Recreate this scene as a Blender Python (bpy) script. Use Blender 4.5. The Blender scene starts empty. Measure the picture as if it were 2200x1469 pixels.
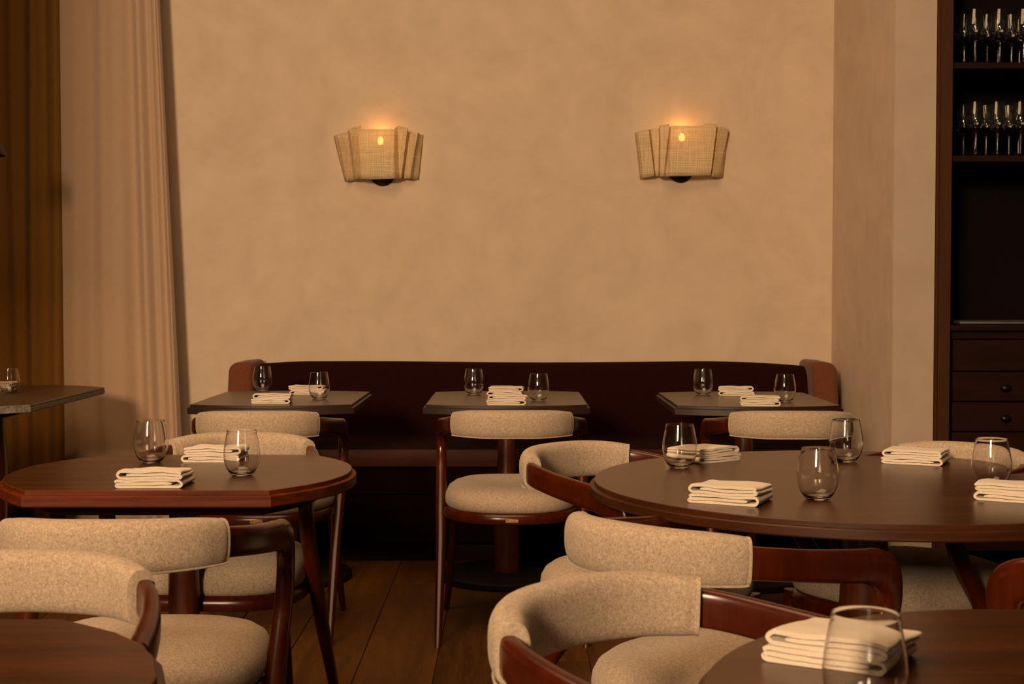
import bpy, bmesh, math, random
from mathutils import Vector, Matrix, noise
PI = math.pi
scene = bpy.context.scene
C = scene.collection

# ------------------------------------------------------------------ camera, world, light, exposure
cam_d = bpy.data.cameras.new('camera'); cam = bpy.data.objects.new('camera', cam_d); C.objects.link(cam)
F = 3055.0
cam_d.sensor_width = 36.0; cam_d.sensor_fit = 'HORIZONTAL'; cam_d.lens = F * 36.0 / 2200.0
cam.location = (0, 0, 1.18); cam.rotation_euler = (PI / 2 - math.atan(108 / F), 0, 0)
cam_d.clip_start = 0.05
cam_d.dof.use_dof = True; cam_d.dof.focus_distance = 4.3; cam_d.dof.aperture_fstop = 13.0
scene.camera = cam
w = bpy.data.worlds.new('world'); scene.world = w; w.use_nodes = True
w.node_tree.nodes['Background'].inputs[0].default_value = (1.0, 0.62, 0.35, 1)
w.node_tree.nodes['Background'].inputs[1].default_value = 0.004

def area(name, loc, target, sx, sy, power, col):
    d = bpy.data.lights.new(name, 'AREA'); d.shape = 'RECTANGLE'; d.size = sx; d.size_y = sy
    d.energy = power; d.color = col
    o = bpy.data.objects.new(name, d); C.objects.link(o); o.location = loc
    o.rotation_euler = (Vector(target) - Vector(loc)).to_track_quat('-Z', 'Y').to_euler()
    return o
area('key_softbox', (-3.0, -5.5, 3.75), (0.0, 6.0, 1.0), 1.3, 1.9, 1300, (1.0, 0.70, 0.42))
area('overhead_fill', (-.6, 2.9, 4.2), (-.3, 3.1, 0.0), 2.6, 3.4, 150, (1.0, 0.63, 0.33))  # added fill above the tables, no lamp in view; brightens the tops

scene.view_settings.view_transform = 'Standard'; scene.view_settings.look = 'None'
scene.view_settings.gamma = 1.0; scene.view_settings.use_curve_mapping = False
scene.view_settings.exposure = 0.0

# ------------------------------------------------------------------ materials
def mat(name):
    m = bpy.data.materials.new(name); m.use_nodes = True
    nt = m.node_tree; b = nt.nodes['Principled BSDF']
    return m, nt, b
def N(nt, t, **kw):
    n = nt.nodes.new(t)
    for k, v in kw.items(): setattr(n, k, v)
    return n
def coords(nt, scale=(1, 1, 1), kind='Object', rot=(0, 0, 0)):
    tc = N(nt, 'ShaderNodeTexCoord'); mp = N(nt, 'ShaderNodeMapping')
    mp.inputs['Scale'].default_value = scale; mp.inputs['Rotation'].default_value = rot
    nt.links.new(tc.outputs[kind], mp.inputs[0]); return mp.outputs[0]
def noise_tex(nt, vec, scale, detail=4, rough=.55, dist=0):
    n = N(nt, 'ShaderNodeTexNoise'); n.inputs['Scale'].default_value = scale
    n.inputs['Detail'].default_value = detail; n.inputs['Roughness'].default_value = rough
    n.inputs['Distortion'].default_value = dist
    nt.links.new(vec, n.inputs['Vector']); return n.outputs['Fac']
def ramp(nt, fac, stops):
    r = N(nt, 'ShaderNodeValToRGB'); e = r.color_ramp.elements
    while len(e) < len(stops): e.new(.5)
    for i, (p, c) in enumerate(stops): e[i].position = p; e[i].color = (*c, 1)
    nt.links.new(fac, r.inputs[0]); return r.outputs[0]
def mathn(nt, op, a, b):
    n = N(nt, 'ShaderNodeMath', operation=op)
    for i, x in enumerate((a, b)):
        if isinstance(x, (int, float)): n.inputs[i].default_value = x
        else: nt.links.new(x, n.inputs[i])
    return n.outputs[0]
def bump(nt, b, h, strength, dist=0.002):
    n = N(nt, 'ShaderNodeBump'); n.inputs['Strength'].default_value = strength
    n.inputs['Distance'].default_value = dist
    nt.links.new(h, n.inputs['Height']); nt.links.new(n.outputs[0], b.inputs['Normal'])
    return n

def wood(name, dark, light, scale, rough=.35, coat=.0, fine=1.0, bstr=.15, spec=.5, rnd=False):
    m, nt, b = mat(name)
    v = coords(nt, scale)
    if rnd:
        oi = N(nt, 'ShaderNodeObjectInfo'); cx = N(nt, 'ShaderNodeCombineXYZ')
        mm = mathn(nt, 'MULTIPLY', oi.outputs['Random'], 37.0)
        for i in range(3): nt.links.new(mm, cx.inputs[i])
        va = N(nt, 'ShaderNodeVectorMath', operation='ADD')
        nt.links.new(v, va.inputs[0]); nt.links.new(cx.outputs[0], va.inputs[1]); v = va.outputs[0]
    a = noise_tex(nt, v, 1.0, 5, .6, .6)
    c = noise_tex(nt, v, 6.0 * fine, 3, .6, .1)
    f = mathn(nt, 'ADD', mathn(nt, 'MULTIPLY', a, .65), mathn(nt, 'MULTIPLY', c, .35))
    if rnd:
        f = mathn(nt, 'ADD', f, mathn(nt, 'MULTIPLY', mathn(nt, 'SUBTRACT', oi.outputs['Random'], .5), .16))
    col = ramp(nt, f, [(.32, dark), (.68, light)])
    nt.links.new(col, b.inputs['Base Color'])
    b.inputs['Roughness'].default_value = rough
    b.inputs['Specular IOR Level'].default_value = spec
    if coat: b.inputs['Coat Weight'].default_value = coat; b.inputs['Coat Roughness'].default_value = .12
    bump(nt, b, c, bstr, .0006)
    return m

def plaster(name, c1, c2, c3):
    m, nt, b = mat(name)
    v = coords(nt, (1, 1, 1))
    big = noise_tex(nt, v, 2.2, 9, .68, 1.4)
    mid = noise_tex(nt, v, 6.0, 8, .6, .5)
    f = mathn(nt, 'ADD', mathn(nt, 'MULTIPLY', big, .6), mathn(nt, 'MULTIPLY', mid, .4))
    nt.links.new(ramp(nt, f, [(.36, c1), (.5, c2), (.64, c3)]), b.inputs['Base Color'])
    b.inputs['Roughness'].default_value = .72; b.inputs['Specular IOR Level'].default_value = .25
    bump(nt, b, mathn(nt, 'ADD', mid, mathn(nt, 'MULTIPLY', noise_tex(nt, v, 60, 3), .15)), .05, .01)
    return m

def fabric(name, c1, c2, wscale=900, sp=260, rough=.95, bstr=.35, sheen=.15, contrast=(.38, .62), mix=.5):
    m, nt, b = mat(name)
    v = coords(nt, (1, 1, 1))
    s1 = noise_tex(nt, v, sp, 2, .6)
    s2 = noise_tex(nt, v, sp * .42, 3, .6)
    f = mathn(nt, 'ADD', mathn(nt, 'MULTIPLY', s1, mix), mathn(nt, 'MULTIPLY', s2, 1 - mix))
    nt.links.new(ramp(nt, f, [(contrast[0], c1), (contrast[1], c2)]), b.inputs['Base Color'])
    b.inputs['Roughness'].default_value = rough; b.inputs['Specular IOR Level'].default_value = .1
    b.inputs['Sheen Weight'].default_value = sheen; b.inputs['Sheen Roughness'].default_value = .5
    w3 = N(nt, 'ShaderNodeTexVoronoi'); w3.inputs['Scale'].default_value = wscale
    nt.links.new(v, w3.inputs['Vector'])
    bump(nt, b, mathn(nt, 'ADD', w3.outputs['Distance'], s1), bstr, .0012)
    return m

def plain(name, col, rough=.5, metal=0, spec=.5):
    m, nt, b = mat(name)
    v = coords(nt); n = noise_tex(nt, v, 25, 4)
    nt.links.new(ramp(nt, n, [(.3, tuple(x * .9 for x in col)), (.7, tuple(min(1, x * 1.08) for x in col))]), b.inputs['Base Color'])
    b.inputs['Roughness'].default_value = rough; b.inputs['Metallic'].default_value = metal
    b.inputs['Specular IOR Level'].default_value = spec
    return m

M = {}
M['plaster'] = plaster('limewash_plaster', (.46, .345, .25), (.505, .385, .285), (.55, .425, .315))
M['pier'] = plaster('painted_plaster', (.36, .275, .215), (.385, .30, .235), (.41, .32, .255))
M['pier_side_lit'] = plaster('side_lit_plaster', (.50, .375, .29), (.56, .43, .33), (.61, .475, .37))
M['seat_fabric'] = fabric('heathered_fabric', (.26, .185, .130), (.50, .385, .285), sp=420, sheen=.1, contrast=(.36, .64), mix=.6)
M['piping'] = fabric('piping_fabric', (.33, .245, .17), (.50, .39, .28), sp=420)
M['linen'] = fabric('napkin_linen', (.60, .50, .40), (.68, .575, .465), sp=500, wscale=1400, bstr=.12, sheen=.1)
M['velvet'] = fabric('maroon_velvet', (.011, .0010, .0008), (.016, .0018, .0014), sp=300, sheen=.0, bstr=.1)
M['velvet_sheen'] = fabric('sheen_lit_velvet', (.115, .034, .016), (.15, .048, .022), sp=300, sheen=.1, bstr=.15)  # same velvet as the back, its lit sheen put into the colour
M['chair_wood'] = wood('mahogany_gloss', (.030, .0036, .0006), (.072, .0105, .0018), (9, 9, 2.5), rough=.24, spec=.32, fine=1.5, bstr=.03)
M['table_wood'] = wood('walnut_top', (.024, .0062, .0014), (.075, .0235, .0065), (2.2, 26, 26), rough=.28, spec=.32, coat=.0, fine=3.0, bstr=.10)
M['top_dark'] = wood('dark_oak_top', (.045, .023, .012), (.075, .041, .023), (26, 2.2, 26), rough=.30, coat=.0, fine=3.0, bstr=.10)
M['dark_edge'] = wood('dark_stained_edge', (.014, .005, .003), (.026, .010, .006), (26, 2.2, 26), rough=.45, fine=3.0)
M['edge_wood'] = wood('oak_edge', (.035, .0050, .0005), (.150, .0250, .0035), (4.0, 30, 110), rough=.5, spec=.15, coat=.0, fine=4.0, bstr=.5)
M['round_edge'] = wood('walnut_edge', (.020, .0050, .0010), (.062, .0165, .0035), (5.0, 5, 60), rough=.42, spec=.25, fine=3.0, bstr=.3)
M['post_wood'] = wood('pedestal_wood', (.022, .0035, .001), (.12, .024, .005), (28, 28, 2.0), rough=.32, coat=.2, fine=2.0)
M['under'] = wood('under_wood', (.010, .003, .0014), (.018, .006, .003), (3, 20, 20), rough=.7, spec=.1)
M['base_metal'] = plain('black_base', (.006, .0035, .0025), .55, spec=.2)
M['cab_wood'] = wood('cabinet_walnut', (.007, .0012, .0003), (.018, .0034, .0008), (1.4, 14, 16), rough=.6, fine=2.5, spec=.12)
M['stile_wood'] = wood('stile_walnut', (.034, .0105, .0035), (.062, .019, .0055), (18, 18, 1.5), rough=.6, spec=.15, fine=2.5)
M['bench_wood'] = wood('bench_rail_wood', (.026, .0050, .0016), (.055, .0115, .0035), (1.6, 30, 30), rough=.55, spec=.1, fine=2.5)
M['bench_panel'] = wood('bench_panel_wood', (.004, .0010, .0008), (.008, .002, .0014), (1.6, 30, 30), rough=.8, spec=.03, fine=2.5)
M['plank'] = wood('oak_plank', (.045, .0150, .0012), (.125, .047, .0050), (13, 1.3, 13), rough=.6, spec=.2, fine=2.2, rnd=True, bstr=.25)
M['joint'] = plain('floor_joint', (.008, .003, .0006), .9)
M['stone'] = fabric('stone_chiselled', (.10, .085, .07), (.26, .23, .195), sp=160, wscale=300, rough=.55, bstr=1.0, sheen=0)
M['stone_top'] = wood('dark_table_top', (.045, .022, .011), (.075, .036, .018), (4, 18, 18), rough=.38)
M['curtain'] = None
M['brass'] = plain('brass', (.60, .34, .06), .35, .7)
M['plate_ink'] = plain('engraving', (.03, .015, .005), .6)
M['bronze'] = plain('black_bronze', (.012, .009, .008), .35, .6)
M['silver'] = plain('silver', (.62, .56, .48), .42, 1.0)
M['dark_wall'] = plain('dark_room_paint', (.030, .018, .011), .85)
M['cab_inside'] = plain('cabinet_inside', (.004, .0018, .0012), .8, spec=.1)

def curtain_mat(name, c1, c2):
    m, nt, b = mat(name)
    tc = N(nt, 'ShaderNodeTexCoord')
    def wv(axis, sc):
        wn = N(nt, 'ShaderNodeTexWave', wave_type='BANDS', bands_direction=axis); wn.inputs['Scale'].default_value = sc
        wn.inputs['Distortion'].default_value = 1.2; wn.inputs['Detail'].default_value = 2
        nt.links.new(tc.outputs['Object'], wn.inputs['Vector']); return wn.outputs['Fac']
    f = mathn(nt, 'ADD', mathn(nt, 'MULTIPLY', wv('X', 62), .35), mathn(nt, 'MULTIPLY', wv('Z', 60), .35))
    f = mathn(nt, 'ADD', f, mathn(nt, 'MULTIPLY', noise_tex(nt, tc.outputs['Object'], 40, 5), .3))
    nt.links.new(ramp(nt, f, [(.25, c1), (.75, c2)]), b.inputs['Base Color'])
    b.inputs['Roughness'].default_value = .95; b.inputs['Specular IOR Level'].default_value = .1
    b.inputs['Sheen Weight'].default_value = .1
    bump(nt, b, f, .25, .001)
    return m
M['curtain'] = curtain_mat('linen_curtain', (.335, .225, .155), (.435, .305, .215))
M['curtain_shaded'] = curtain_mat('shaded_linen_curtain', (.19, .085, .015), (.26, .125, .026))  # same linen, with the left corner's shade put into its colour

# drinking glass
m, nt, b = mat('clear_glass'); b.inputs['Base Color'].default_value = (.985, .985, .99, 1)
b.inputs['Transmission Weight'].default_value = 1; b.inputs['Roughness'].default_value = 0.0; b.inputs['IOR'].default_value = 1.46
M['glass'] = m

# sconce gauze: woven, lets some light straight through the gaps
m = bpy.data.materials.new('woven_gauze'); m.use_nodes = True; nt = m.node_tree; nt.nodes.clear()
out = N(nt, 'ShaderNodeOutputMaterial'); df = N(nt, 'ShaderNodeBsdfDiffuse'); tl = N(nt, 'ShaderNodeBsdfTranslucent')
tp = N(nt, 'ShaderNodeBsdfTransparent'); m1 = N(nt, 'ShaderNodeMixShader'); m2 = N(nt, 'ShaderNodeMixShader')
tc = N(nt, 'ShaderNodeTexCoord')
def weave(axis, s):
    wn = N(nt, 'ShaderNodeTexWave', wave_type='BANDS', bands_direction=axis); wn.inputs['Scale'].default_value = s
    wn.inputs['Distortion'].default_value = 2.5; wn.inputs['Detail'].default_value = 3; wn.inputs['Detail Scale'].default_value = 1.5
    nt.links.new(tc.outputs['Object'], wn.inputs['Vector']); return wn.outputs['Fac']
wx, wz = weave('X', 62), weave('Z', 62)
sx_ = noise_tex(nt, coords(nt, (170, 2, 7)), 1.0, 3, .7); sz_ = noise_tex(nt, coords(nt, (7, 2, 170)), 1.0, 3, .7)
th = mathn(nt, 'ADD', mathn(nt, 'MULTIPLY', mathn(nt, 'ADD', wx, wz), .2), mathn(nt, 'MULTIPLY', mathn(nt, 'ADD', sx_, sz_), .3))
col = ramp(nt, th, [(.34, (.46, .31, .15)), (.5, (.70, .53, .31)), (.66, (.90, .75, .50))])
nt.links.new(col, df.inputs[0]); nt.links.new(col, tl.inputs[0])
gap = mathn(nt, 'MULTIPLY', mathn(nt, 'LESS_THAN', wx, .30), mathn(nt, 'LESS_THAN', wz, .30))
hole = mathn(nt, 'MULTIPLY', gap, .85)
m1.inputs[0].default_value = .26
nt.links.new(df.outputs[0], m1.inputs[1]); nt.links.new(tl.outputs[0], m1.inputs[2])
nt.links.new(hole, m2.inputs[0]); nt.links.new(m1.outputs[0], m2.inputs[1]); nt.links.new(tp.outputs[0], m2.inputs[2])
nt.links.new(m2.outputs[0], out.inputs[0]); M['gauze'] = m
m, nt, b = mat('bulb_glow'); b.inputs['Emission Color'].default_value = (1, .50, .10, 1)
b.inputs['Emission Strength'].default_value = 14; b.inputs['Base Color'].default_value = (1, .8, .5, 1); M['bulb'] = m

# ------------------------------------------------------------------ mesh helpers
def obj(name, bm, m, parent=None, smooth=True, angle=40, ms=None):
    me = bpy.data.meshes.new(name); bm.normal_update(); bm.to_mesh(me); bm.free()
    for mm in (ms or [m]): me.materials.append(mm)
    if smooth:
        me.polygons.foreach_set('use_smooth', [True] * len(me.polygons))
        try: me.set_sharp_from_angle(angle=math.radians(angle))
        except Exception: pass
    o = bpy.data.objects.new(name, me); C.objects.link(o)
    if parent: o.parent = parent
    return o
def tag(o, label=None, cat=None, group=None, kind=None):
    if label: o['label'] = label
    if cat: o['category'] = cat
    if group: o['group'] = group
    if kind: o['kind'] = kind
    return o
def thing(name, label, cat, loc=(0, 0, 0), rotz=0, group=None):
    o = bpy.data.objects.new(name, None); C.objects.link(o); o.empty_display_size = .1
    o.location = loc; o.rotation_euler = (0, 0, rotz); return tag(o, label, cat, group)
def dup(root, loc, rotz, label, group=None):
    r = root.copy(); C.objects.link(r); r.location = loc; r.rotation_euler = (0, 0, rotz); r['label'] = label
    if group: r['group'] = group
    def rec(a, b):
        for ch in kids[a.name]:
            c = ch.copy(); C.objects.link(c); c.parent = b; rec(ch, c)
    kids = {}
    def scan(a):
        kids[a.name] = list(a.children)
        for ch in a.children: scan(ch)
    scan(root); rec(root, r); return r

def add_box(bm, x0, x1, y0, y1, z0, z1, bev=0.0, seg=1):
    r = bmesh.ops.create_cube(bm, size=1.0); vs = r['verts']
    for v in vs:
        v.co = Vector((x0 + (v.co.x + .5) * (x1 - x0), y0 + (v.co.y + .5) * (y1 - y0), z0 + (v.co.z + .5) * (z1 - z0)))
    if bev:
        es = set(e for v in vs for e in v.link_edges)
        bmesh.ops.bevel(bm, geom=list(es), offset=bev, segments=seg, affect='EDGES', profile=.6)
def box(name, m, parent, *a, **k):
    bm = bmesh.new(); add_box(bm, *a, **k); return obj(name, bm, m, parent)
def rings_mesh(bm, rings, closed=True, cap0=True, cap1=True, flat_caps=False):
    vs = [[bm.verts.new(p) for p in r] for r in rings]; n = len(vs[0])
    for i in range(len(vs) - 1):
        for j in range(n if closed else n - 1):
            k = (j + 1) % n
            bm.faces.new((vs[i][j], vs[i][k], vs[i + 1][k], vs[i + 1][j]))
    if cap0: bm.faces.new(list(reversed(vs[0])))
    if cap1: bm.faces.new(vs[-1])
    bmesh.ops.recalc_face_normals(bm, faces=bm.faces[:]) if (cap0 and cap1) else None
    return vs
def lathe(bm, prof, seg=40, c=(0, 0, 0)):
    rings = []
    for r, z in prof:
        rings.append([(c[0] + max(r, 1e-4) * math.cos(2 * PI * k / seg), c[1] + max(r, 1e-4) * math.sin(2 * PI * k / seg), c[2] + z) for k in range(seg)])
    rings_mesh(bm, rings)
def crom(pts, n):
    """catmull-rom through pts (tuples of any length), n samples per span"""
    out = []; P = [tuple(2 * a - b for a, b in zip(pts[0], pts[1]))] + list(pts) + [tuple(2 * a - b for a, b in zip(pts[-1], pts[-2]))]
    for i in range(1, len(P) - 2):
        for s in range(n):
            t = s / n
            out.append(tuple(.5 * ((2 * b) + (-a + c) * t + (2 * a - 5 * b + 4 * c - d) * t * t + (-a + 3 * b - 3 * c + d) * t ** 3)
                             for a, b, c, d in zip(P[i - 1], P[i], P[i + 1], P[i + 2])))
    out.append(tuple(pts[-1])); return out
def sweep(bm, pts, lat, exp=3.0, nseg=20, round_ends=0):
    """pts: (x,y,z,a,b); a = half size sideways, b = half size in the plane of the path; lat(i,p,T) gives the sideways vector"""
    rings = []
    n = len(pts)
    for i, p in enumerate(pts):
        P = Vector(p[:3]); A = Vector(pts[max(i - 1, 0)][:3]); B = Vector(pts[min(i + 1, n - 1)][:3])
        T = (B - A).normalized(); L = lat(i, P, T); L = (L - T * L.dot(T)).normalized(); U = T.cross(L).normalized()
        ring = []
        for k in range(nseg):
            a = 2 * PI * (k + .5) / nseg; c, s = math.cos(a), math.sin(a)
            ring.append(P + L * (p[3] * math.copysign(abs(c) ** (2 / exp), c)) + U * (p[4] * math.copysign(abs(s) ** (2 / exp), s)))
        rings.append(ring)
    if round_ends:
        def cap(ring, other):
            c = sum(ring, Vector()) / len(ring); o = sum(other, Vector()) / len(other); T = (c - o).normalized(); res = []
            for s, d in ((.93, .35), (.75, .75), (.4, 1.0)):
                res.append([c + (q - c) * s + T * round_ends * d for q in ring])
            return res
        h = cap(rings[0], rings[1]); t = cap(rings[-1], rings[-2])
        rings = list(reversed(h)) + rings + t
    rings_mesh(bm, rings)

# ------------------------------------------------------------------ the room
def wall(name, m, *a):
    o = box(name, m, None, *a); o['kind'] = 'structure'; return o
YW = 7.0
wall('wall_back', M['plaster'], -4.0, 4.0, YW, YW + .2, 0, 4.3)
pier = wall('wall_right', M['pier'], 1.574, 1.745, 5.88, YW, 0, 4.3)
pier.data.materials.append(M['pier_side_lit'])
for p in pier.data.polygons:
    if p.normal.x < -.5: p.material_index = 1     # front is painted; side colour is lifted to imitate light from the left
wall('wall_left', M['dark_wall'], -4.2, -4.0, -8.2, YW + .2, 0, 4.3)
wall('wall_partition', M['dark_wall'], -4.0, -2.36, 2.95, 3.2, 0, 4.3)
wall('wall_far_right', M['dark_wall'], 4.0, 4.2, -8.2, YW + .2, 0, 4.3)
wall('wall_front', M['dark_wall'], -4.2, 4.2, -8.4, -8.2, 0, 4.3)
wall('ceiling', M['dark_wall'], -4.2, 4.2, -8.4, YW + .2, 4.3, 4.4)
fl = wall('floor', M['joint'], -4.2, 4.2, -8.4, YW + .2, -.05, -.006)
rnd = random.Random(4)
PW = .2445; pl_mesh = {}
cuts = {6: [5.21, 3.6], 7: [5.73, 4.05], 9: [4.52, 6.1], 8: [6.35, 3.9]}
for k in range(0, 19):
    x0 = -.485 + (k - 7) * PW
    ys = [2.6] + sorted(cuts.get(k, [rnd.uniform(3.2, 4.3), rnd.uniform(5.0, 6.2)])) + [YW]
    for a, b_ in zip(ys, ys[1:]):
        bm = bmesh.new(); add_box(bm, -PW / 2 + .0012, PW / 2 - .0012, -(b_ - a) / 2 + .0012, (b_ - a) / 2 - .0012, -.02, 0, bev=.0018)
        o = obj('plank', bm, M['plank'], fl); o.location = (x0 + PW / 2, (a + b_) / 2, rnd.uniform(-.0006, .0))

# ------------------------------------------------------------------ curtains
def curtain(name, label, m, x0, x1, y, top_shift, folds, seed, amp=.035, edge=None):
    rr = random.Random(seed); bm = bmesh.new()
    nx, nz = 220, 26; grid = []
    for j in range(nz + 1):
        z = .015 + 4.15 * j / nz; row = []
        for i in range(nx + 1):
            u = i / nx
            sh = top_shift * (z / 4.2) * (u ** 2)
            x = x0 + (x1 - x0) * u + sh
            d = 0
            for c, wd, am in folds:
                c2 = c + .012 * math.sin(z * 1.1 + c * 19) * (1 - z / 5)
                d += am * math.exp(-((u - c2) / wd) ** 2)
            d += .004 * math.sin(u * 31 + .6 * math.sin(z * 1.7) + seed)
            row.append(bm.verts.new((x, y - d * (1.12 - .05 * z), z)))
        grid.append(row)
    for j in range(nz):
        for i in range(nx): bm.faces.new((grid[j][i], grid[j][i + 1], grid[j + 1][i + 1], grid[j + 1][i]))
    o = obj(name, bm, m, None, angle=180); md = o.modifiers.new('thick', 'SOLIDIFY'); md.thickness = .004
    tag(o, label, 'curtain', 'floor length curtains in the left corner')
    return o
curtain('curtain', 'pale tan floor-length curtain hanging against the plaster wall', M['curtain'], -2.16, -1.575, 6.87, -.175,
        [(.10, .16, .040), (.40, .13, .045), (.53, .07, .012), (.735, .065, .040), (.865, .035, .022), (.965, .030, .040)], 3)
curtain('curtain', 'shade-darkened tan curtain at the far left edge, behind the rough-edged table', M['curtain_shaded'], -3.3, -2.13, 6.95, .0,
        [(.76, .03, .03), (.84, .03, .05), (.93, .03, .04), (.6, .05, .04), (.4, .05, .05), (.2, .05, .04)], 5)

# ------------------------------------------------------------------ banquette
bq = thing('banquette', 'long maroon velvet banquette bench with end wings lightened for sheen along the back wall', 'bench', (0, 0, 0))
def cushion_block(x0, x1, y0, y1, z0, z1, r, sag=0.0, seg=5):
    bm = bmesh.new(); r_ = bmesh.ops.create_cube(bm, size=1.0)
    for v in bm.verts: v.co = Vector((x0 + (v.co.x + .5) * (x1 - x0), y0 + (v.co.y + .5) * (y1 - y0), z0 + (v.co.z + .5) * (z1 - z0)))
    bmesh.ops.bevel(bm, geom=bm.edges[:], offset=r, segments=seg, affect='EDGES', profile=.5)
    return bm
bk = bmesh.new(); rings = []
for i in range(41):
    u = i / 40; x = -1.225 + 2.645 * u
    top = .842 + .003 * math.sin(u * 9) - .022 * max(0, (u - .80) / .2) ** 2 - .010 * max(0, (.06 - u) / .06)
    ring = []
    for (yy, zz) in ((6.99, .40), (6.80, .40), (6.755, .60), (6.765, top - .05), (6.785, top - .018), (6.815, top - .003), (6.86, top), (6.95, top - .004), (6.99, top - .02)):
        ring.append((x, yy, zz))
    rings.append(ring)
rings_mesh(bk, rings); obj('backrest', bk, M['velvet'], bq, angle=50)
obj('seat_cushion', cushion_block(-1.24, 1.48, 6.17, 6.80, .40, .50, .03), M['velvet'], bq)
box('seat_rail', M['bench_wood'], bq, -1.24, 1.48, 6.135, 6.165, .422, .496, bev=.006, seg=2)
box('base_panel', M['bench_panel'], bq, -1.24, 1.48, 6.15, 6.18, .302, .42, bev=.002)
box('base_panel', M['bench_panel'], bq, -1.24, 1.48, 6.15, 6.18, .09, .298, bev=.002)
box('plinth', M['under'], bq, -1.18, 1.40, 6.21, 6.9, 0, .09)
for s, xa, xb in ((-1, -1.325, -1.207), (1, 1.402, 1.520)):
    bm = cushion_block(xa, xb, 6.63, 6.97, .10, .852, .030)
    for v in bm.verts:      # soft outer shoulder, slight flare towards the floor
        t = (v.co.x - xa) / (xb - xa); t = t if s > 0 else 1 - t
        if v.co.z > .6: v.co.z -= .022 * max(0, t - .5) * 2 * max(0, t - .3)
        v.co.x += s * (.852 - v.co.z) * .06
    obj('end_wing', bm, M['velvet_sheen'], bq, angle=60)['label'] = 'end wing with painted sheen'

# ------------------------------------------------------------------ tables
def outline_flat(fx, fy, b, c, n=14):
    """straight sides where |x|=fx (half length b along y), bowed ends reaching |y|=fy.  c: 0 arcs along y"""
    pts = []
    for i in range(n + 1):          # near arc, x from -fx to fx
        u = -1 + 2 * i / n; pts.append((fx * u, -b - (fy - b) * (1 - abs(u) ** 2.2)))
    for i in range(n + 1):
        u = 1 - 2 * i / n; pts.append((fx * u, b + (fy - b) * (1 - abs(u) ** 2.2)))
    return pts
def outline_round(r, n=96): return [(r * math.cos(2 * PI * k / n), r * math.sin(2 * PI * k / n)) for k in range(n)]
def slab(outline, tiers):
    """tiers: list of (inset, z) from bottom to top"""
    def inset(pts, d):
        n = len(pts); res = []
        for i, p in enumerate(pts):
            a = Vector(pts[i - 1]); b = Vector(p); c = Vector(pts[(i + 1) % n])
            e1 = (b - a); e2 = (c - b)
            if e1.length < 1e-6: e1 = e2
            if e2.length < 1e-6: e2 = e1
            n1 = Vector((-e1.y, e1.x)).normalized(); n2 = Vector((-e2.y, e2.x)).normalized()
            m_ = (n1 + n2).normalized(); k = d / max(.35, m_.dot(n1)); res.append((b.x + m_.x * k, b.y + m_.y * k))
        return res
    bm = bmesh.new(); rings = [[(x, y, z) for x, y in inset(outline, d)] for d, z in tiers]
    rings_mesh(bm, rings); return bm
def split_top_material(o, ms, ztop):
    me = o.data; me.materials.clear()
    for mm in ms: me.materials.append(mm)
    for p in me.polygons: p.material_index = 0 if p.normal.z > .8 and p.center.z > ztop else 1
def table(name, label, loc, outline, top_m, edge_m, group=None, th=.037, H=.745, post=(.036, .055), base_r=.27, under=(.10, .145), post_loc=(0, 0), lip=.010, rotz=0, uth=.022):
    t = thing(name, label, 'table', loc, rotz, group)
    z0 = H - th; zs = H - .010
    top = obj('tabletop', slab(outline, [(.003, z0), (0, z0 + .003), (0, zs - .003), (.002, zs - .0012), (lip, zs), (lip, H - .0015), (lip + .0015, H)]), edge_m, t, angle=30)
    split_top_material(top, [top_m, edge_m], H - .002)
    obj('underside_panel', slab(outline, [(under[1], z0 - uth), (under[0], z0)]), M['under'], t, angle=30)
    bm = bmesh.new(); zb = .032; zt = z0 - .02
    lathe(bm, [(post[1] * .98, zb), (post[1], zb + .01), (post[1] * .98, .20), (post[0] * 1.12, .45), (post[0], .60), (post[0], zt)], 32, (*post_loc, 0))
    obj('pedestal_post', bm, M['post_wood'], t)
    bm = bmesh.new(); lathe(bm, [(base_r - .004, 0), (base_r, .004), (base_r, .024), (base_r - .006, .03), (base_r - .02, .032)], 56, (*post_loc, 0))
    obj('base_disc', bm, M['base_metal'], t)
    return t
bk_out = outline_flat(.322, .43, .355, 0)
for x, y, lab in ((-.932, 5.83, 'leftmost of the three small dark tables in front of the banquette'),
                  (-.021, 5.82, 'middle one of the three small dark tables in front of the banquette'),
                  (.945, 5.78, 'rightmost of the three small dark tables in front of the banquette')):
    table('banquette_table', lab, (x, y, 0), bk_out, M['top_dark'], M['dark_edge'], 'small tables along the banquette')
o4 = [(y_, x_) for x_, y_ in outline_flat(.352, .418, .273, 0)]
o4 = list(reversed(o4))
table('dining_table', 'near-left walnut table with straight front edge and stepped rim', (-.800, 3.445, 0), o4, M['table_wood'], M['edge_wood'], 'walnut dining tables', post=(.034, .036), under=(.055, .088), uth=.030)
table('round_table', 'large round walnut table with four place settings at right', (.815, 3.265, 0), outline_round(.635), M['table_wood'], M['round_edge'], 'walnut dining tables', post=(.052, .052), base_r=.34, under=(.25, .31), th=.032)
table('round_table', 'round walnut table in the bottom right corner, cut off by the frame', (.66, 1.482, 0), outline_round(.466), M['table_wood'], M['round_edge'], 'walnut dining tables', under=(.1, .15))
T5 = [(-.43, -.26), (-.38, -.37), (-.14, -.42), (.14, -.42), (.38, -.37), (.43, -.26)]
o5 = [(-.40 * 1, -.30), (-.20, -.375), (.15, -.375), (.29, -.27), (.352, -.13), (.372, 0), (.352, .13), (.29, .27), (.15, .375), (-.20, .375), (-.40, .30), (-.45, 0)]
o5 = [p for i, p in enumerate(o5)]
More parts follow.
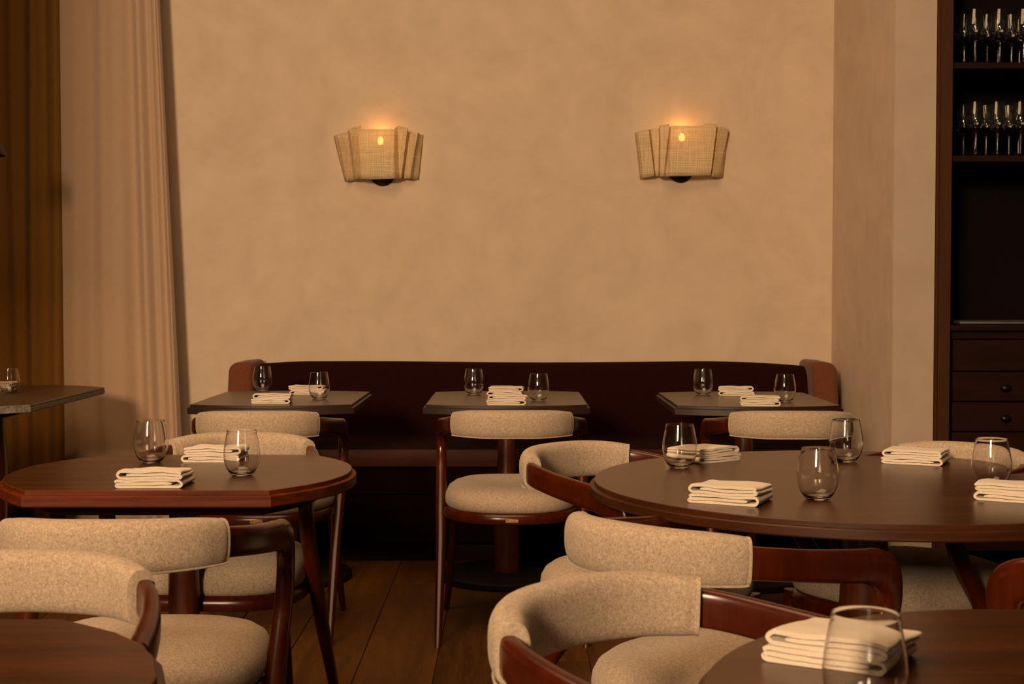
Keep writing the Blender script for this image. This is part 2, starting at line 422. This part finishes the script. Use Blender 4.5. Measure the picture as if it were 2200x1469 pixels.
o5s = [(x, y) for x, y in ((.15, -.375), (.19, -.345), (.245, -.300), (.29, -.245), (.325, -.18), (.352, -.09), (.36, 0), (.352, .09), (.325, .18), (.29, .245), (.245, .300), (.19, .345), (.15, .375), (-.41, .375), (-.47, .34), (-.53, .25), (-.58, .12), (-.59, 0), (-.58, -.12), (-.53, -.25), (-.47, -.34), (-.41, -.375))]
table('dining_table', 'walnut table in the bottom left corner in front of the nearest chair', (-.745, 1.512, 0), o5s, M['table_wood'], M['round_edge'], 'walnut dining tables', post=(.034, .036), post_loc=(-.1, 0))
oS = outline_flat(.33, .66, .50, 0)
tS = table('stone_edged_table', 'dark table with rough grey stone edge before the curtains at far left', (-2.185, 5.965, 0), oS, M['stone_top'], M['stone'], None, th=.030, post=(.07, .075), lip=.0015, under=(.03, .11), post_loc=(-.02, 0))

# ------------------------------------------------------------------ chairs
def make_chair(name, label):
    t = thing(name, label, 'chair', (0, 0, 0), 0)
    lat_out = lambda i, P, T: Vector((P.x, P.y - .0, 0)) if abs(P.x) < 1e-6 else Vector((T.y, -T.x, 0))
    # horseshoe band
    half = [(0, -.282, .737, .012, .030), (.085, -.272, .736, .012, .030), (.158, -.234, .734, .012, .029), (.204, -.172, .728, .013, .028),
            (.230, -.088, .717, .014, .028), (.244, -.005, .707, .015, .029), (.251, .065, .699, .016, .030)]
    full = [(-x, y, z, a, b) for x, y, z, a, b in reversed(half[1:])] + half
    bm = bmesh.new(); sweep(bm, crom(full, 5), lambda i, P, T: Vector((T.y, -T.x, 0)), exp=3.6, nseg=24)
    obj('back_band', bm, M['chair_wood'], t)
    # upholstered pad wrapped round the band
    hp = [(0, -.280, .738, .030, .048), (.080, -.271, .737, .030, .048), (.142, -.239, .736, .028, .046), (.178, -.203, .733, .025, .043), (.188, -.190, .732, .022, .041)]
    fp = [(-x, y, z, a, b) for x, y, z, a, b in reversed(hp[1:])] + hp
    pp = crom(fp, 7)
    bm = bmesh.new(); sweep(bm, pp, lambda i, P, T: Vector((T.y, -T.x, 0)), exp=2.7, nseg=32, round_ends=.006)
    pad = obj('backrest_pad', bm, M['seat_fabric'], t, angle=60)
    bm = bmesh.new()
    for s in (1, -1):      # sewn trim at each end
        q = [(s * .1870, -.1915, .732, .0222, .0415), (s * .1915, -.1857, .7318, .0222, .0415)]
        sweep(bm, q, lambda i, P, T: Vector((T.y, -T.x, 0)), exp=2.7, nseg=28, round_ends=.0012)
    # seam piping along the lower outer edge
    L = []
    for x, y, z, a, b in pp:
        r = math.hypot(x, y + .05) or 1; L.append((x * (1 + .020 / r), -.05 + (y + .05) * (1 + .020 / r), z - b + .0045, .0022, .0022))
    sweep(bm, L, lambda i, P, T: Vector((T.y, -T.x, 0)), exp=2, nseg=6)
    obj('piping', bm, M['piping'], pad)
    # raked legs that turn down out of the band
    for s in (1, -1):
        lp = [(.2465, .020, .7045, .0155, .0295), (.251, .065, .699, .0165, .0305), (.254, .102, .692, .0175, .034), (.256, .132, .675, .018, .037),
              (.256, .145, .645, .018, .031), (.256, .140, .605, .018, .025), (.255, .112, .545, .0185, .022), (.253, .062, .48, .0195, .022),
              (.251, .008, .41, .020, .0225), (.248, -.062, .32, .0185, .020), (.247, -.17, .18, .0155, .0165), (.247, -.305, .004, .0115, .0125), (.247, -.308, 0, .0105, .0115)]
        lp = [(s * x, y, z, a, b) for x, y, z, a, b in lp]
        bm = bmesh.new(); sweep(bm, crom(lp, 4), lambda i, P, T, s=s: Vector((s, 0, 0)) - T * (s * T.x), exp=2.6, nseg=22)
        obj('leg', bm, M['chair_wood'], t)
        fp_ = [(s * .204, .198, .425, .018, .018), (s * .210, .204, .33, .017, .017), (s * .226, .222, .17, .0145, .0145), (s * .243, .245, .004, .0105, .0105), (s * .243, .245, 0, .0095, .0095)]
        bm = bmesh.new(); sweep(bm, crom(fp_, 4), lambda i, P, T: Vector((1, 0, 0)), exp=2.6, nseg=18)
        obj('leg', bm, M['chair_wood'], t)
    # seat outline: broad soft D
    def plan(sc, grow=0.0, n=56):
        o = []
        for k in range(n):
            a = 2 * PI * k / n; c, s = math.cos(a), math.sin(a)
            e = 3.6 if s > 0 else 2.5
            X = math.copysign(abs(c) ** (2 / e), c) * (.236 + grow); Y = math.copysign(abs(s) ** (2 / e), s) * (.245 + grow)
            if Y < 0: X *= 1 - .10 * (abs(Y) / .25) ** 2
            o.append((X * sc, Y * sc))
        return o
    bm = bmesh.new(); rings = []
    for sc, z in ((.93, .430), (.965, .433), (.992, .442), (1.0, .458), (.990, .474), (.955, .490), (.88, .503), (.76, .513), (.60, .519), (.42, .523), (.22, .525), (.06, .5255)):
        rings.append([(x, y + .005, z) for x, y in plan(sc)])
    rings_mesh(bm, rings); obj('seat_cushion', bm, M['seat_fabric'], t, angle=60)
    bm = bmesh.new(); rings = []
    for g, z in ((-.030, .393), (-.008, .393), (.001, .397), (.004, .408), (.003, .420), (-.004, .430), (-.010, .433), (-.030, .433)):
        rings.append([(x, y + .005, z) for x, y in plan(1, g)])
    rings_mesh(bm, rings, cap0=False, cap1=False)
    vs = bm.verts[:]; n = 56        # close the ring tube on its inner side
    bm.verts.ensure_lookup_table()
    for j in range(n):
        k = (j + 1) % n; bm.faces.new((bm.verts[7 * n + j], bm.verts[7 * n + k], bm.verts[k], bm.verts[j]))
    bmesh.ops.recalc_face_normals(bm, faces=bm.faces[:])
    obj('seat_rail', bm, M['chair_wood'], t)
    bm = bmesh.new(); add_box(bm, -.0215, .0215, -.2475, -.2445, .4045, .4155, bev=.0006)
    pt = obj('nameplate', bm, M['brass'], t); pt['label'] = 'small brass nameplate'
    bm = bmesh.new(); add_box(bm, -.0145, -.0112, -.2479, -.2474, .4095, .4128)
    add_box(bm, -.0190, -.0178, -.2479, -.2474, .4080, .4130)
    for k in range(9): add_box(bm, -.003 + k * .0018, -.0018 + k * .0018, -.2479, -.2474, .4085, .4085 + (.0030 if k in (0, 4, 7) else .0018))
    obj('engraving', bm, M['plate_ink'], pt)
    return t
ch0 = make_chair('dining_chair', '')
G = 'upholstered armchairs with beige pads'
chairs = [
 ((0.0, 5.0, 0), 'armchair seen from behind at the middle banquette table'),
 ((-.862, 4.98, -1.5), 'armchair seen from behind at the left banquette table'),
 ((.948, 4.98, 2.5), 'armchair seen from behind at the right banquette table'),
 ((.318, 3.52, 133), 'armchair on the far left side of the round table, arm sweeping down beside the rim'),
 ((.394, 2.615, 46), 'armchair with its back to the camera at the near left of the round table'),
 ((.268, 1.745, 134), 'armchair beside the bottom-right table, second lowest chair, wide curved pad facing right'),
 ((-.735, 1.885, 180), 'armchair at bottom left behind the corner table, facing the camera'),
 ((-.715, 2.73, -.5), 'armchair with its back to the camera at the front of the near-left table'),
 ((-.762, 3.715, 184), 'armchair facing the camera behind the near-left table'),
 ((.989, 3.53, 236), 'armchair behind the round table in front of the drawer cabinet'),
 ((1.14, 2.50, -40), 'armchair cut by the right edge, only a red-brown arm showing below the round table'),
]
for i, ((x, y, a), lab) in enumerate(chairs):
    if i == 0:
        ch0.location = (x, y, 0); ch0.rotation_euler = (0, 0, -math.radians(a)); ch0['label'] = lab; ch0['group'] = G
    else: dup(ch0, (x, y, 0), -math.radians(a), lab, G)

# ------------------------------------------------------------------ drinking glasses
def tumbler():
    bm = bmesh.new()
    outer = [(.0005, .0), (.020, .0), (.0235, .0012), (.0275, .0050), (.0335, .0130), (.0385, .0235), (.0418, .0360), (.0430, .0480), (.0425, .0600), (.0402, .0760), (.0368, .0930), (.0342, .1080)]
    inner = [(.0334, .1080), (.0360, .0930), (.0394, .0760), (.0417, .0600), (.0422, .0480), (.0410, .0365), (.0376, .0245), (.0325, .0145), (.026, .0085), (.016, .0062), (.0005, .0060)]
    pr = crom(outer, 3) + [(.0341, .1086), (.0335, .1086)] + crom(inner, 3)
    lathe(bm, pr, 56)
    return obj('drinking_glass', bm, M['glass'], None, angle=80)
gl0 = tumbler(); gl0['category'] = 'glass'
tumblers = [(-1.098, 6.246, 'stemless glass, left one on the left banquette table'), (-.782, 5.757, 'stemless glass, right one on the left banquette table'),
 (-.162, 6.019, 'stemless glass, left one on the middle banquette table'), (.106, 5.659, 'stemless glass, right one on the middle banquette table'),
 (.806, 5.992, 'stemless glass, left one on the right banquette table'), (1.079, 5.611, 'stemless glass, right one on the right banquette table'),
 (-.918, 3.605, 'stemless glass at the left on the near-left walnut table'), (-.640, 3.357, 'stemless glass at the right on the near-left walnut table'),
 (.414, 3.50, 'stemless glass at the left of the round table, in front of a napkin'), (.640, 2.965, 'stemless glass nearest the front of the large round table'),
 (.854, 3.625, 'stemless glass at the back of the round table'), (1.068, 3.155, 'stemless glass at the right of the round table, by the frame edge'),
 (.3595, 1.435, 'large blurred stemless glass in the foreground at bottom right'), (-2.150, 6.074, 'stemless glass on the stone-edged table at far left')]
for i, (x, y, lab) in enumerate(tumblers):
    o = gl0 if i == 0 else gl0.copy()
    if i: C.objects.link(o)
    o.location = (x, y, .7452); o['label'] = lab; o['group'] = 'stemless glasses on the tables'

# ------------------------------------------------------------------ folded napkins
def napkin(seed, Wd=.154, D=.122, T=.0054, pitch=.0066, style=0):
    rr = random.Random(seed)
    def turn(x, za, zb, side, n=6):
        r = (zb - za) / 2; zc = (za + zb) / 2; bulge = min(abs(r) * 1.3, .010)
        return [(x + side * bulge * math.cos(-PI / 2 + PI * k / n), zc + r * math.sin(-PI / 2 + PI * k / n)) for k in range(n + 1)]
    h = Wd / 2
    def roll(z, flip, hw, cx):
        """one bundle of four layers: outer wrap and a short tongue inside"""
        e = [rr.uniform(-.004, .004) for _ in range(4)]
        s = -1 if flip else 1; a = []; w1 = rr.uniform(0, .0012)
        a += [(cx + s * (hw * .74 + e[0]), z + pitch * 1.0), (cx + s * hw * .3, z + pitch * 1.03 + w1), (cx - s * hw * .3, z + pitch * .98)]
        a += [(cx - s * (hw - .016 + e[1]), z + pitch * 1.0)]
        a += [(cx - s * (hw - .006), z + pitch * .93), (cx - s * (hw - .0015), z + pitch * .5), (cx - s * (hw - .006), z + pitch * .06)]
        a += [(cx - s * (hw - .016), z), (cx - s * hw * .4, z), (cx + s * hw * .4, z), (cx + s * (hw - .014), z)]
        a += [(cx + s * (hw - .004), z + .0006), (cx + s * (hw + .0012), z + pitch * 1.0), (cx + s * (hw - .004 + e[2] * .5), z + pitch * 1.97)]
        a += [(cx + s * (hw - .014), z + pitch * 2.06), (cx + s * hw * .4, z + pitch * 2.03), (cx - s * hw * .1, z + pitch * (2.05 + rr.uniform(0, .15))), (cx - s * hw * .5, z + pitch * 2.02)]
        a += [(cx - s * (hw - .014), z + pitch * 2.0), (cx - s * (hw - .003 + e[3]), z + pitch * 1.85), (cx - s * (hw + .001 + e[3]), z + pitch * 1.45)]
        return a
    sh = rr.uniform(-.004, .004)
    paths = [roll(T / 2, style % 2 == 0, h - .004, sh), roll(T / 2 + pitch * 2.95, style % 2 == 1, h - .006, -sh)]
    bm = bmesh.new(); ny = 9
    sk = rr.uniform(-.10, .10); tw = rr.uniform(-.05, .05)
    for bi, path in enumerate(paths):
        pts = crom(path, 3)
        n = len(pts); off = []
        for i in range(n):
            a = Vector(pts[max(i - 1, 0)]); b = Vector(pts[min(i + 1, n - 1)]); d = (b - a).normalized()
            th = T / 2 * (1 if 0 < i < n - 1 else .6); off.append((Vector((-d.y, d.x)) * th))
        loop = [Vector(p) + o for p, o in zip(pts, off)] + [Vector(p) - o for p, o in reversed(list(zip(pts, off)))]
        rings = []
        for j in range(ny + 1):
            v = j / ny; y = -D / 2 + D * v
            ring = []
            for (x, z) in loop:
                drop = 1 - (.08 + .08 * bi) * v ** 1.5 + .04 * math.sin(v * 5 + seed)
                wob = .0020 * noise.noise(Vector((x * 30 + seed, y * 22, z * 60)))
                nx = x * (1 - .03 * v) + sk * (y + D / 2) * .5 + tw * (y + D / 2) * (z / .03) + bi * .004 * math.sin(seed * 3.1)
                zz = max(.0003, z * drop + wob * (1 if z > .004 else 0) + (.0009 * math.sin(x * 55 + seed * 2 + y * 20) if z > .012 else 0))
                ring.append((nx, y + .0015 * math.sin(x * 40 + seed + bi), zz))
            rings.append(ring)
        vs = [[bm.verts.new(p) for p in r] for r in rings]; m_ = len(loop)
        for i in range(len(vs) - 1):
            for j in range(m_):
                k = (j + 1) % m_; bm.faces.new((vs[i][j], vs[i][k], vs[i + 1][k], vs[i + 1][j]))
        for row, rev in ((vs[0], False), (vs[-1], True)):
            for i in range(n - 1):
                q = (row[i], row[i + 1], row[m_ - 2 - i], row[m_ - 1 - i]); q = tuple(reversed(q)) if rev else q
                try: bm.faces.new(q)
                except ValueError: pass
    bmesh.ops.recalc_face_normals(bm, faces=bm.faces[:])
    return obj('folded_napkin', bm, M['linen'], None, angle=55)
naps = [(-.936, 5.572, 0, 1, 'folded cream napkin at the front of the left banquette table'), (-.868, 6.060, 0, 2, 'folded cream napkin at the back of the left banquette table, behind a glass'),
 (-.021, 5.504, 0, 3, 'folded cream napkin at the front of the middle banquette table'), (-.020, 5.993, -8, 4, 'folded cream napkin at the back of the middle banquette table'),
 (.956, 5.459, -12, 5, 'folded cream napkin at the front of the right banquette table'), (.948, 5.992, -10, 6, 'folded cream napkin at the back of the right banquette table'),
 (-.804, 3.196, 0, 7, 'folded cream napkin at the front edge of the near-left walnut table'), (-.763, 3.670, -2, 8, 'folded cream napkin at the back of the near-left walnut table'),
 (.455, 2.945, -25, 9, 'folded cream napkin nearest the front of the large round table'), (.494, 3.665, 38, 10, 'folded cream napkin behind the left glass on the round table'),
 (1.029, 3.616, -25, 11, 'folded cream napkin at the back right of the round table'), (1.062, 2.975, -30, 12, 'folded cream napkin cut by the right edge on the round table'),
 (.391, 1.675, -32, 13, 'large folded cream napkin behind the foreground glass'), (-2.290, 6.331, 0, 14, 'folded napkin on the stone-edged table at the left edge')]
for x, y, r, sd, lab in naps:
    o = napkin(sd, style=sd % 2); o.location = (x, y, .7452); o.rotation_euler = (0, 0, math.radians(r))
    tag(o, lab, 'napkin', 'folded napkins on the tables')

# ------------------------------------------------------------------ wall sconces
def sconce(label, x, z, plan_top, plan_bot, zt, zb, plate_dx):
    """plan_*: (x, depth) fold lines of the pleated gauze at its top and bottom edge"""
    t = thing('wall_sconce', label, 'lamp', (x, YW, z), 0, 'gauze wall sconces')
    bm = bmesh.new(); n = 8; rows = []
    def dens(P, k=4):
        out = []
        for a, b in zip(P, P[1:]):
            for s in range(k): out.append(tuple(a[i] + (b[i] - a[i]) * s / k for i in range(len(a))))
        out.append(P[-1]); return out
    top, bot = dens(plan_top), dens(plan_bot)
    for j in range(n + 1):
        v = j / n
        rows.append([bm.verts.new((tb[0] + (tt[0] - tb[0]) * v, -(tb[1] + (tt[1] - tb[1]) * v) - .004 * math.sin(v * PI), tb[2] + (tt[2] - tb[2]) * v)) for tt, tb in zip(top, bot)])
    for j in range(n):
        for i in range(len(top) - 1): bm.faces.new((rows[j][i], rows[j][i + 1], rows[j + 1][i + 1], rows[j + 1][i]))
    sh = obj('lamp_shade', bm, M['gauze'], t, angle=25); md = sh.modifiers.new('thick', 'SOLIDIFY'); md.thickness = .0012
    bm = bmesh.new(); lathe(bm, [(.060, 0), (.062, .003), (.062, .012), (.056, .016)], 48)
    pl = obj('wall_plate', bm, M['bronze'], t); pl.rotation_euler = (PI / 2, 0, 0); pl.location = (plate_dx, -.001, zb + .036)
    bm = bmesh.new(); lathe(bm, [(.0125, -.035), (.0125, 0)], 16); 
    so = obj('socket', bm, M['bronze'], t); so.location = (plate_dx * .5, -.052, .0)
    bm = bmesh.new(); add_box(bm, -.006, .006, -.05, -.004, -.006, .006); ar = obj('arm', bm, M['bronze'], t); ar.location = (plate_dx * .5, 0, -.026)
    bm = bmesh.new(); lathe(bm, [(.006, 0), (.012, .006), (.015, .016), (.014, .026), (.008, .036), (.002, .040)], 20)
    bl = obj('bulb', bm, M['bulb'], t); bl.location = (plate_dx * .5, -.052, .002)
    d = bpy.data.lights.new('sconce_light', 'POINT'); d.energy = .30; d.color = (1, .47, .10); d.shadow_soft_size = .012
    lo = bpy.data.objects.new('sconce_light', d); C.objects.link(lo); lo.location = (x + plate_dx * .5, YW - .052, z + .062)
    return t
K = 6.9 / 3055
def fold(cx, cv, pts):      # pixels of the pleat corners turned into metres around the lamp's centre
    return [((px - cx) * K, d, (cv - pv) * K) for px, pv, d in pts]
zc = lambda v: 1.18 + (626 - v) * K
# left lamp (centre x of the picture column 815, bulb row 308)
lt = fold(815, 311, [(713, 290, .004), (725, 287, .060), (744, 281, .022), (752, 276, .092), (775, 269, .050), (772, 280, .100), (800, 279, .112), (830, 279, .112), (848, 279, .104), (854, 269, .050), (876, 275, .082), (877, 284, .030), (898, 284, .070), (901, 286, .03), (908, 287, .004)])
lb = fold(815, 311, [(737, 386, .004), (744, 387, .050), (757, 386, .022), (765, 384, .080), (772, 384, .060), (776, 384, .088), (800, 386, .100), (830, 385, .100), (848, 384, .094), (858, 383, .060), (862, 382, .074), (863, 382, .030), (880, 382, .066), (886, 383, .03), (898, 383, .004)])
sconce('left gauze wall sconce, its pleats folded inward on both sides', (815 - 1100) * K, zc(311), lt, lb, 0, lb[7][2], .008)
rt = fold(1466, 303, [(1366, 282, .004), (1372, 281, .050), (1393, 278, .084), (1398, 276, .035), (1416, 275, .050), (1417, 270, .098), (1437, 268, .105), (1438, 273, .060), (1440, 272, .112), (1500, 273, .112), (1515, 267, .108), (1538, 268, .096), (1537, 273, .035), (1545, 271, .080), (1567, 276, .045), (1568, 278, .004)])
rb = fold(1466, 303, [(1378, 382, .004), (1384, 381, .040), (1406, 377, .072), (1408, 377, .035), (1416, 377, .045), (1418, 379, .090), (1424, 379, .096), (1430, 379, .088), (1436, 379, .100), (1500, 378, .100), (1510, 377, .098), (1526, 377, .088), (1527, 377, .035), (1530, 379, .074), (1545, 379, .045), (1558, 379, .004)])
sconce('right gauze wall sconce, with a wide front panel and overlapping left pleats', (1466 - 1100) * K, zc(303), rt, rb, 0, rb[9][2], -.002)

# ------------------------------------------------------------------ cabinet at the right
cb = thing('glassware_cabinet', 'tall dark walnut cabinet with glass shelves above drawers at the right edge', 'cabinet', (1.745, 5.88, 0))
X = lambda x: x - 1.745
def cbox(name, m, x0, x1, y0, y1, z0, z1, bev=0.0, parent=cb, **k):
    return box(name, m, parent, X(x0), X(x1), y0 - 5.88, y1 - 5.88, z0, z1, bev=bev, **k)
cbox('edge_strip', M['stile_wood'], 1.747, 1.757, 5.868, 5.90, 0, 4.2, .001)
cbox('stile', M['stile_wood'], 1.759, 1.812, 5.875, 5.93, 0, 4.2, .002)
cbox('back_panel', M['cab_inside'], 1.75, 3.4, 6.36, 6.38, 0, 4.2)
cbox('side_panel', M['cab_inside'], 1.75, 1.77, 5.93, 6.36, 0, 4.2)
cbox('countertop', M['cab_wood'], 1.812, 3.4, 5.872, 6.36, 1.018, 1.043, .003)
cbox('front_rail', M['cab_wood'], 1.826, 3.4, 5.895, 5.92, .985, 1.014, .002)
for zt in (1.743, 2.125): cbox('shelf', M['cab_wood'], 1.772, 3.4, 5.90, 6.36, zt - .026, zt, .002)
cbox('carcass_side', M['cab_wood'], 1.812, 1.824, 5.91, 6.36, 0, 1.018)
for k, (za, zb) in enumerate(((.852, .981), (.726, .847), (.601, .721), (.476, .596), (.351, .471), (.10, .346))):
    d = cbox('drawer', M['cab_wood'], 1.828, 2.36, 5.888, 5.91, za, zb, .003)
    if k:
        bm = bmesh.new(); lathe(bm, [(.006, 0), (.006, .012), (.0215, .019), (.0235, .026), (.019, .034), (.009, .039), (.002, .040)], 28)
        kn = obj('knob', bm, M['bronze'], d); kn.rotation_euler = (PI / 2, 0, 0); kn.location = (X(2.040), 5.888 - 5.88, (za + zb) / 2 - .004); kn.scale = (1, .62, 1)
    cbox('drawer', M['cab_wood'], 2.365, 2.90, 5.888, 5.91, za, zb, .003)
tr_ = bmesh.new(); o_ = outline_flat(.34, .135, .12, 0)
bm = slab(o_, [(.012, 0), (.002, .004), (0, .012), (.004, .0145), (.010, .0135), (.018, .006)])
ty = obj('serving_tray', bm, M['silver'], None); ty.location = (2.20, 6.03, 1.0435); tag(ty, 'flat silver serving tray on the cabinet counter', 'tray')

def wineglass():
    bm = bmesh.new()
    pr = [(.0005, 0), (.034, 0), (.036, .0012), (.034, .0025), (.012, .006), (.0050, .012), (.0038, .030), (.0038, .085), (.0050, .100), (.014, .106), (.028, .118), (.038, .137), (.0405, .155), (.038, .180), (.0335, .205), (.0300, .226)]
    inn = [(.0292, .226), (.0327, .205), (.0372, .180), (.0397, .155), (.0372, .138), (.0275, .1195), (.0135, .108), (.0005, .106)]
    lathe(bm, crom(pr, 2) + crom(inn, 2), 36)
    return obj('wine_glass', bm, M['glass'], None, angle=80)
wg = wineglass(); wg['category'] = 'glass'
first = True
ordn = ['first', 'second', 'third', 'fourth', 'fifth']
for sh, zt, rows in (('lower', 1.743, [(5.965, 'front', (2092, 2138, 2188)), (6.075, 'middle', (2066, 2114, 2163)), (6.185, 'back', (2090, 2137, 2183))]),
                     ('upper', 2.125, [(5.965, 'front', (2088, 2141, 2192)), (6.075, 'middle', (2065, 2114, 2166)), (6.185, 'back', (2090, 2137, 2183))])):
    for y, rn, pxs in rows:
        for k, px in enumerate(pxs):
            o = wg if first else wg.copy()
            if not first: C.objects.link(o)
            first = False
            o.location = ((px - 1100) / 3055 * y, y, zt + .0003)
            o['label'] = f'stemmed wine glass, {ordn[k]} from the left in the {rn} row of the {sh} cabinet shelf'; o['group'] = f'wine glasses on the {sh} cabinet shelf'

# ------------------------------------------------------------------ pendant lamp at the left edge
pd = thing('pendant_lamp', 'black dome pendant lamp hanging at the left edge of the picture', 'lamp', (-2.270, 6.0, 1.755))
bm = bmesh.new()
lathe(bm, [(.0005, .1030), (.018, .1030), (.045, .099), (.082, .084), (.112, .060), (.130, .030), (.1365, .006), (.1365, .0), (.1335, .0), (.1270, .030), (.109, .057), (.079, .080), (.044, .095), (.0005, .098)], 48)
obj('lamp_shade', bm, M['bronze'], pd)
bm = bmesh.new(); lathe(bm, [(.006, .100), (.006, 2.545)], 10); obj('cord', bm, M['bronze'], pd)
bm = bmesh.new(); lathe(bm, [(.002, .020), (.020, .030), (.026, .048), (.018, .070), (.012, .094)], 20); obj('bulb', bm, M['bulb'], pd)
d = bpy.data.lights.new('pendant_light', 'SPOT'); d.energy = 14; d.color = (1, .50, .14); d.spot_size = math.radians(125); d.spot_blend = .7; d.shadow_soft_size = .03
lo = bpy.data.objects.new('pendant_light', d); C.objects.link(lo); lo.location = (-2.270, 6.0, 1.758)
